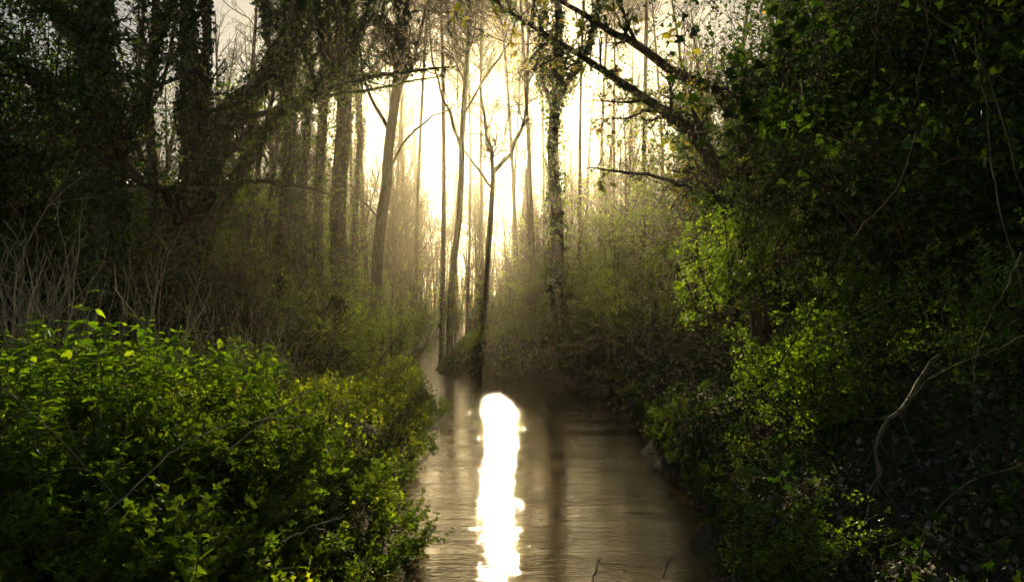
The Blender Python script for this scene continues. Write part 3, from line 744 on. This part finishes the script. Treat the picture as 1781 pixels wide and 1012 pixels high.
pos = []; tries = 0
while len(pos) < 250 and tries < 60000:
    tries += 1
    y = 2.3 + 9.7 * rng.random() ** 1.15; l_ = np.interp(y, YL, LE)
    x = l_ - .25 - rng.random() ** 1.1 * min(.72 * y - abs(l_) + .9, 7.0)
    if abs(x / y) > .78: continue
    if y > 7 and x > -2.2 - (y - 7) * .25: continue
    if any((x - a) ** 2 + (y - b_) ** 2 < .024 + .0035 * y for a, b_ in pos): continue
    pos.append((x, y))
GN = 'stinging nettles on the left bank'
for i, (x, y) in enumerate(pos):
    l_ = np.interp(y, YL, LE); dl = l_ - x
    zone = 'nearest the viewer' if y < 4.5 else 'midway along the bank' if y < 7.5 else 'in front of the dry stalks'
    edge = 'on the dark slope above the water' if dl < .9 else 'on top of the bank'
    sc = rng.uniform(.7, 1.1) * (.7 if y < 3.7 else 1) * (.62 if dl < .5 else .85 if dl < .9 else 1)
    put(nets[i % 6], x, y, rng.random() * 6.28, sc, f'leafy green stinging nettle {edge}, {zone}', GN, tilt=(rng.normal() * .1, rng.normal() * .1 + (.25 if dl < .9 else 0)))
# single nettle standing clear, the tall one by the stalks
q_ = at(165, 480, 5.6)
put(nets[0], q_[0], q_[1], 1.0, (q_[2] - g(q_[0], q_[1])) / .95, 'tallest nettle, its pale tip standing above all the others', GN)
q_ = at(315, 905, 2.75)
t_ = copy_thing(nets[1], (q_[0], q_[1], g(q_[0], q_[1])), 2.0, (.8, .8, (q_[2] - g(q_[0], q_[1])) / .92), 'lone nettle top catching light in the dark lower corner', GN)

pos = []; tries = 0
while len(pos) < 120 and tries < 20000:
    tries += 1
    y = 2.4 + 13.5 * rng.random(); l_ = np.interp(y, YL, LE); x = l_ + .1 - rng.random() ** 1.3 * 1.9
    if any((x - a) ** 2 + (y - b_) ** 2 < .05 for a, b_ in pos): continue
    pos.append((x, y))
for _ in range(40):
    y = 2.5 + 3.0 * rng.random(); pos.append((np.interp(y, YL, LE) - .5 - 1.8 * rng.random(), y))
for i, (x, y) in enumerate(pos):
    put(pars[i % 2], x, y, rng.random() * 6.28, rng.uniform(.8, 1.25) * (1.35 if i >= 120 else .6 if y > 7 else .9), 'ferny cow parsley ' + ('growing up between the nettles' if i >= 120 else 'low on the bank by the near water' if y < 7 else 'on the sunlit far part of the left bank'),
        'cow parsley on the left bank', dz=.02)

# ground cover on the banks (nobody could count it)
def cover(name, label, n, xf, yr, hmax, size, mats, tplx, up=1.0, dens=None, tall=None):
    mb = MB(); y = rng.uniform(*yr, n) if dens is None else yr[0] + (yr[1] - yr[0]) * rng.random(n) ** dens
    x = xf(y, rng.random(n)); z = ground_h(x, y)
    keep = z > .0; x, y, z = x[keep], y[keep], z[keep]; n = len(x)
    hh = hmax(x, y) * rng.random(n) ** .5
    mb.leaves(np.stack([x, y, z + hh], -1), rand_dirs(n, up), rand_dirs(n, .3), size * rng.uniform(.6, 1.4, n) * (1 if tall is None else tall(y)), tplx, 0)
    return tag(mb.build(name, mats), label, name.replace('_', ' '), kind='stuff')
def lx(y, u): return np.interp(y, YL, LE) + .12 - u ** 1.2 * (2.5 + .5 * y)
def bump_h(x, y): return .10 + .45 * (.5 + .5 * nz(x * 2.9, y * 2.3)) ** 1.8
cover('ground_cover', 'fine sunlit herbs and cleavers carpeting the left bank', 60000, lx, (2.2, 26), bump_h, .044, [HERB], T_HAW, .25, tall=lambda y: np.interp(y, [2, 10, 26], [.8, 1, 1.7]))
def sx(y, u): return np.interp(y, YR, RE) + .02 + u ** 1.3 * 6
cover('spit_herbs', 'low green herbs covering the spit at the bend of the stream', 40000, sx, (20.6, 40), lambda x, y: (.1 + .5 * (.5 + .5 * nz(x, y)) ** 1.2) * np.clip((x - np.interp(y, YR, RE)) / 1.5, .15, 1), .08, [HAW], T_HAW, .6)
def gb(y, u): return np.interp(y, YL, LE) - .2 - u * (2.5 + .45 * y)
mb = MB(); n_ = 9000
y = rng.uniform(5, 24, n_); x = gb(y, rng.random(n_)); P_, R_ = walk(np.stack([x, y, ground_h(x, y)], -1), rand_dirs(n_, 2.5), rng.uniform(.2, .6, n_), 4, .15, -.06, np.full(n_, .003), .001)
mb.tubes(P_, R_, 3)
tag(mb.build('grass', [GRASS]), 'thin grass and stalks among the sunlit herbs of the left bank', 'grass', kind='stuff')
def rx(y, u): return np.interp(y, YR, RE) + .02 + u ** 1.2 * (3.2 + .12 * y)
cover('leaf_litter', 'dead brown and grey leaves lying on the right bank slope', 60000, rx, (2.5, 28), lambda x, y: np.full(len(x), .07), .045, [LIT], T_OVAL, 1.2)
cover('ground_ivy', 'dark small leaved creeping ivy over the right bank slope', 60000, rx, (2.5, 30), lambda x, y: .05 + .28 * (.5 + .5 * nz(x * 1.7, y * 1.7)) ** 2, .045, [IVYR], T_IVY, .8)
mb = MB(); n_ = 9000
y = rng.uniform(3, 26, n_); x = rx(y, rng.random(n_))
P_, R_ = walk(np.stack([x, y, ground_h(x, y)], -1), rand_dirs(n_, .3) + np.array([-.3, 0, .3]), rng.uniform(.2, .8, n_), 6, .35, -.05, rng.uniform(.002, .005, n_), .001)
mb.tubes(P_, R_, 3)
tag(mb.build('brushwood', [TWIG]), 'tangle of dead twigs covering the right bank slope', 'brushwood', kind='stuff')

# dry stalks
def stalk_proto(k):
    root = MB(); h = rng.uniform(1.5, 2.3)
    P_, R_ = walk(np.array([[0, 0, -.05]]), rng.normal(size=(1, 3)) * .12 + [0, 0, 1], [h], 12, .10, .03, [rng.uniform(.007, .012)], .003)
    root.tubes(P_, R_, 5)
    P1, R1 = sprout(P_, R_, 4, .4, .3, .5, .6, .05, .2, 7, .003, .0015); root.tubes(P1, R1, 4)
    o_ = root.build('dry_stalk', [DRY]); o_.location = (0, 0, -200); tag(o_, None, 'dry stalk'); return o_
stk = [stalk_proto(k) for k in range(10)]
GS = 'dry stalks behind the nettles'
for i in range(200):
    u = rng.random(); px_ = -40 + 560 * u ** 1.15 if i < 178 else rng.uniform(480, 680)
    d_ = rng.uniform(7.0, 10.5); x = (px_ - 890.5) / F * d_
    hs = np.interp(px_, [0, 200, 400, 520, 700], [1.15, 1.0, .78, .55, .4]) * rng.uniform(.6, 1.1)
    seg = 'left of the thickest ivy trunk' if px_ < 150 else 'in front of the big ivy trees' if px_ < 360 else 'right of the leaning ivy tree'
    put(stk[i % 10], x, d_, rng.random() * 6.28, hs, f'pale dry curved stalk {seg}', GS, tilt=(rng.normal() * .16, rng.normal() * .2))

# grass tuft lower left
def blades(n, L_, w_, spread=.08):
    mb = MB(); a = rng.random(n) * 6.28
    d0 = np.stack([np.cos(a) * .55, np.sin(a) * .55, np.ones(n)], -1)
    P_, _ = walk(np.stack([rng.normal(size=n) * spread, rng.normal(size=n) * spread, np.zeros(n) - .02], -1), d0, L_ * rng.uniform(.5, 1.1, n), 9, .03, -.14, np.full(n, 1), 1)
    T = norm(np.gradient(P_, axis=1)); sdv = norm(np.cross(T, [0, 0, 1.]))
    wd = w_ * np.array([.5, .9, 1, 1, .95, .85, .7, .4, .02])[None, :, None]
    V = np.stack([P_ - sdv * wd, P_ + [0, 0, -.001], P_ + sdv * wd], 2)   # folded blade
    k = np.arange(n)[:, None, None] * 27; i = np.arange(8)[None, :, None] * 3; j = np.arange(2)[None, None]
    q = np.stack([k + i + j, k + i + j + 1, k + i + j + 4, k + i + j + 3], -1).reshape(-1, 4)
    mb.add(V, q, 0, True, np.repeat(rng.random(n), 16)); return mb
for px_, py_, d_, lab in [(-10, 905, 2.55, 'arching grass tuft at the lower left edge'), (25, 985, 2.3, 'low grass tuft in the bottom left corner'), (-60, 1000, 2.7, 'grass tuft partly cut off by the left edge')]:
    q_ = at(px_, py_, d_); o_ = blades(34, .55, .006).build('grass_tuft', [GRASS]); z_ = g(q_[0], q_[1])
    o_.location = (q_[0], q_[1], z_ ); o_.scale = (1.2, 1.2, min(1.5, max(1, (q_[2] - z_) / .4))); tag(o_, lab, 'grass tuft', 'grass tufts at the lower left')

# ------------------------------------------------------------------ branches and brambles on the right, sticks
def stick(name, label, cat, pts, rad, mat, n=22, k=7, group=None, side=0):
    P = [at(*p_) for p_ in pts]; P_, R_ = smooth_line(P, rad, n)
    o0 = P_[0].copy(); P_ = P_ - o0 + rng.normal(size=P_.shape) * .004
    R_ = R_ * (1 + .12 * rng.normal(size=R_.shape))
    mb = MB(); mb.tubes(P_, R_, k)
    if side:
        P1, R1 = sprout(P_[None], R_[None], side, .2, .25, .5, .7, 0, .15, 6, .0015, .001); mb.tubes(P1, R1, 4)
    o_ = mb.build(name, [mat]); o_.location = o0; return tag(o_, label, cat, group)
stick('fallen_branch', 'pale crooked dead branch curving down the right bank', 'branch',
      [(1632, 616, 3.6), (1600, 655, 3.55), (1575, 700, 3.5), (1530, 745, 3.45), (1522, 800, 3.4), (1526, 828, 3.38), (1490, 866, 3.3), (1452, 890, 3.2)],
      [.010, .011, .0115, .010, .008, .009, .006, .003], PALE, side=12)
stick('bramble_stem', 'thin pale bramble stem rising right from the crooked branch', 'bramble',
      [(1560, 715, 3.4), (1600, 672, 3.4), (1650, 640, 3.3), (1720, 612, 3.2), (1800, 575, 3.1)], [.004, .004, .0035, .003, .003], PALE, side=2)
BR = [([(1350, 640, 3.9), (1400, 560, 3.8), (1480, 420, 3.7), (1560, 330, 3.6), (1600, 220, 3.6)], 'long arching bramble from the bright sprays up to the right'),
      ([(1270, 470, 4.6), (1290, 420, 4.6), (1340, 380, 4.5), (1390, 300, 4.5), (1420, 200, 4.5), (1440, 60, 4.5)], 'upright thin bramble in front of the sky gaps'),
      ([(1600, 0, 3.4), (1680, 60, 3.4), (1730, 150, 3.4), (1760, 260, 3.3), (1790, 360, 3.3)], 'pale bramble arching down at the upper right corner'),
      ([(1610, -30, 3.6), (1622, 60, 3.6), (1600, 140, 3.6), (1612, 220, 3.6)], 'hanging green bramble stem in the upper right'),
      ([(1780, 440, 3.2), (1740, 520, 3.2), (1700, 600, 3.2), (1690, 700, 3.2)], 'bramble hanging straight down near the right edge'),
      ([(1700, 60, 3.8), (1720, 200, 3.8), (1735, 330, 3.7), (1770, 470, 3.6), (1790, 560, 3.6)], 'long bramble sloping down beside the right edge'),
      ([(1480, 10, 4), (1540, 60, 4), (1560, 110, 4)], 'short bramble high up in the dark ivy'),
      ([(1230, 760, 4.5), (1320, 690, 4.4), (1420, 600, 4.3), (1560, 520, 4.2), (1720, 500, 4)], 'bramble running up the slope past the bright sprays'),
      ([(1150, 760, 5), (1190, 690, 5), (1240, 650, 5), (1330, 640, 4.9)], 'dead bramble lying at the shaded water edge'),
      ([(980, 560, 9), (1050, 520, 9), (1130, 480, 9), (1230, 450, 9)], 'long low branch reaching left towards the bend'),
      ([(1420, 990, 3.0), (1500, 940, 3.0), (1580, 915, 3.0), (1680, 840, 2.9), (1800, 800, 2.8)], 'bramble low across the dark right bank')]
for i, (pts, lab) in enumerate(BR):
    stick('bramble_stem', lab, 'bramble', pts, [.0045, .004, .0035, .003, .002], PALE if i in (2, 4, 5) else TWIG, side=4, group='brambles on the right bank')
stick('dead_stem', 'long thin dead stem slanting across the shaded nettles', 'stem', [(400, 780, 3.0), (520, 690, 3.1), (640, 640, 3.3), (770, 585, 3.8)], [.003, .003, .0025, .002], DRY)
stick('dead_stem', 'long pale dead stem lying low over the nettle tops', 'stem', [(190, 890, 2.7), (300, 790, 2.8), (400, 740, 2.9), (560, 718, 3.2)], [.003, .003, .0025, .002], DRY)
stick('dead_stem', 'short dead stem hanging over the near left water edge', 'stem', [(490, 940, 3.0), (540, 915, 3.0), (600, 895, 3.1)], [.0025, .002, .0015], DRY, side=2)
stick('dead_stem', 'drooping dead stem pointing down to the near left water', 'stem', [(550, 910, 3.1), (600, 940, 3.1), (650, 990, 3.1)], [.0025, .002, .0015], DRY, side=2)
for i in range(46):
    y = rng.uniform(3.6, 8.5); x = np.interp(y, YL, LE) - rng.uniform(.4, 4.2)
    P_, R_ = walk(np.zeros((1, 3)), rng.normal(size=(1, 3)) * .5 + [.1, 0, .9], [rng.uniform(.9, 1.5)], 11, .13, -.04, [.0035], .001)
    mb = MB(); mb.tubes(P_, R_, 5); P1, R1 = sprout(P_, R_, 3, .4, .3, .5, .6, .0, .2, 5, .002, .001); mb.tubes(P1, R1, 4)
    o_ = mb.build('dead_stem', [DRY]); o_.location = (x, y, g(x, y) - .03)
    tag(o_, 'thin dead brown stem poking up among the nettles ' + ('near the viewer' if y < 5.5 else 'farther along the bank'), 'stem', 'dead stems among the nettles')
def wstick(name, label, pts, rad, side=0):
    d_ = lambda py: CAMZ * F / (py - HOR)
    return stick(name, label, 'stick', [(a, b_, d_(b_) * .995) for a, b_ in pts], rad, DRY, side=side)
wstick('glint_stick', 'bent pale stick standing in for a glint on the near water', [(1024, 1030), (1030, 1000), (1042, 965)], [.008, .007, .003])  # pale stick shape in place of a bright glint on the water
wstick('floating_twig', 'small curved twig floating on the right of the near water', [(1152, 995), (1160, 970), (1178, 962)], [.006, .005, .003], 2)

for i in range(26):
    y = 4.2 + 16 * (i / 26) ** 1.2; put(pars[i % 2], np.interp(y, YR, RE) + .1 + .35 * rng.random(), y, rng.random() * 6.28, rng.uniform(.5, .9), 'cow parsley leaning over the water from the right bank', 'cow parsley along the right waterline', dz=.02)
for i, (px_, py_) in enumerate([(968, 716), (1010, 800), (1070, 760), (1105, 860), (940, 900), (990, 960), (1150, 930), (760, 880), (745, 960), (800, 700), (1180, 880), (1090, 985)]):
    d_ = CAMZ * F / (py_ - HOR); mb = MB()
    mb.leaves(np.zeros((1, 3)), norm(np.array([[rng.normal() * .15, rng.normal() * .15, 1.]])), norm(np.array([[math.cos(i * 2.), math.sin(i * 2.), 0]])), .05, T_OVAL, 0)
    o_ = mb.build('floating_leaf', [LIT]); o_.location = ((px_ - 890.5) / F * d_, d_, .006)
    tag(o_, ['small dead leaf afloat right of the sun glitter', 'small dead leaf afloat by the near left bank'][int(px_ < 860)], 'leaf', 'dead leaves afloat on the stream')

# ------------------------------------------------------------------ haze
mb = MB()
a = np.array([[x, y, z] for z in (-2.0, 40.0) for y in (-62, 222) for x in (-222, 222)], float)
mb.add(a, np.array([[0, 2, 3, 1], [4, 5, 7, 6], [0, 1, 5, 4], [2, 6, 7, 3], [0, 4, 6, 2], [1, 3, 7, 5]]))
m, N, L = newmat('air'); pv = N.new('ShaderNodeVolumePrincipled')
pv.inputs['Color'].default_value = (1.0, .92, .68, 1); pv.inputs['Density'].default_value = .0010; pv.inputs['Anisotropy'].default_value = .84
o = N.new('ShaderNodeOutputMaterial'); L.new(pv.outputs[0], o.inputs['Volume'])
tag(mb.build('haze', [m]), None, None, kind='stuff')
print('OBJECTS', len(S.objects), 'faces', sum(len(o_.data.polygons) for o_ in S.objects if o_.type == 'MESH'))
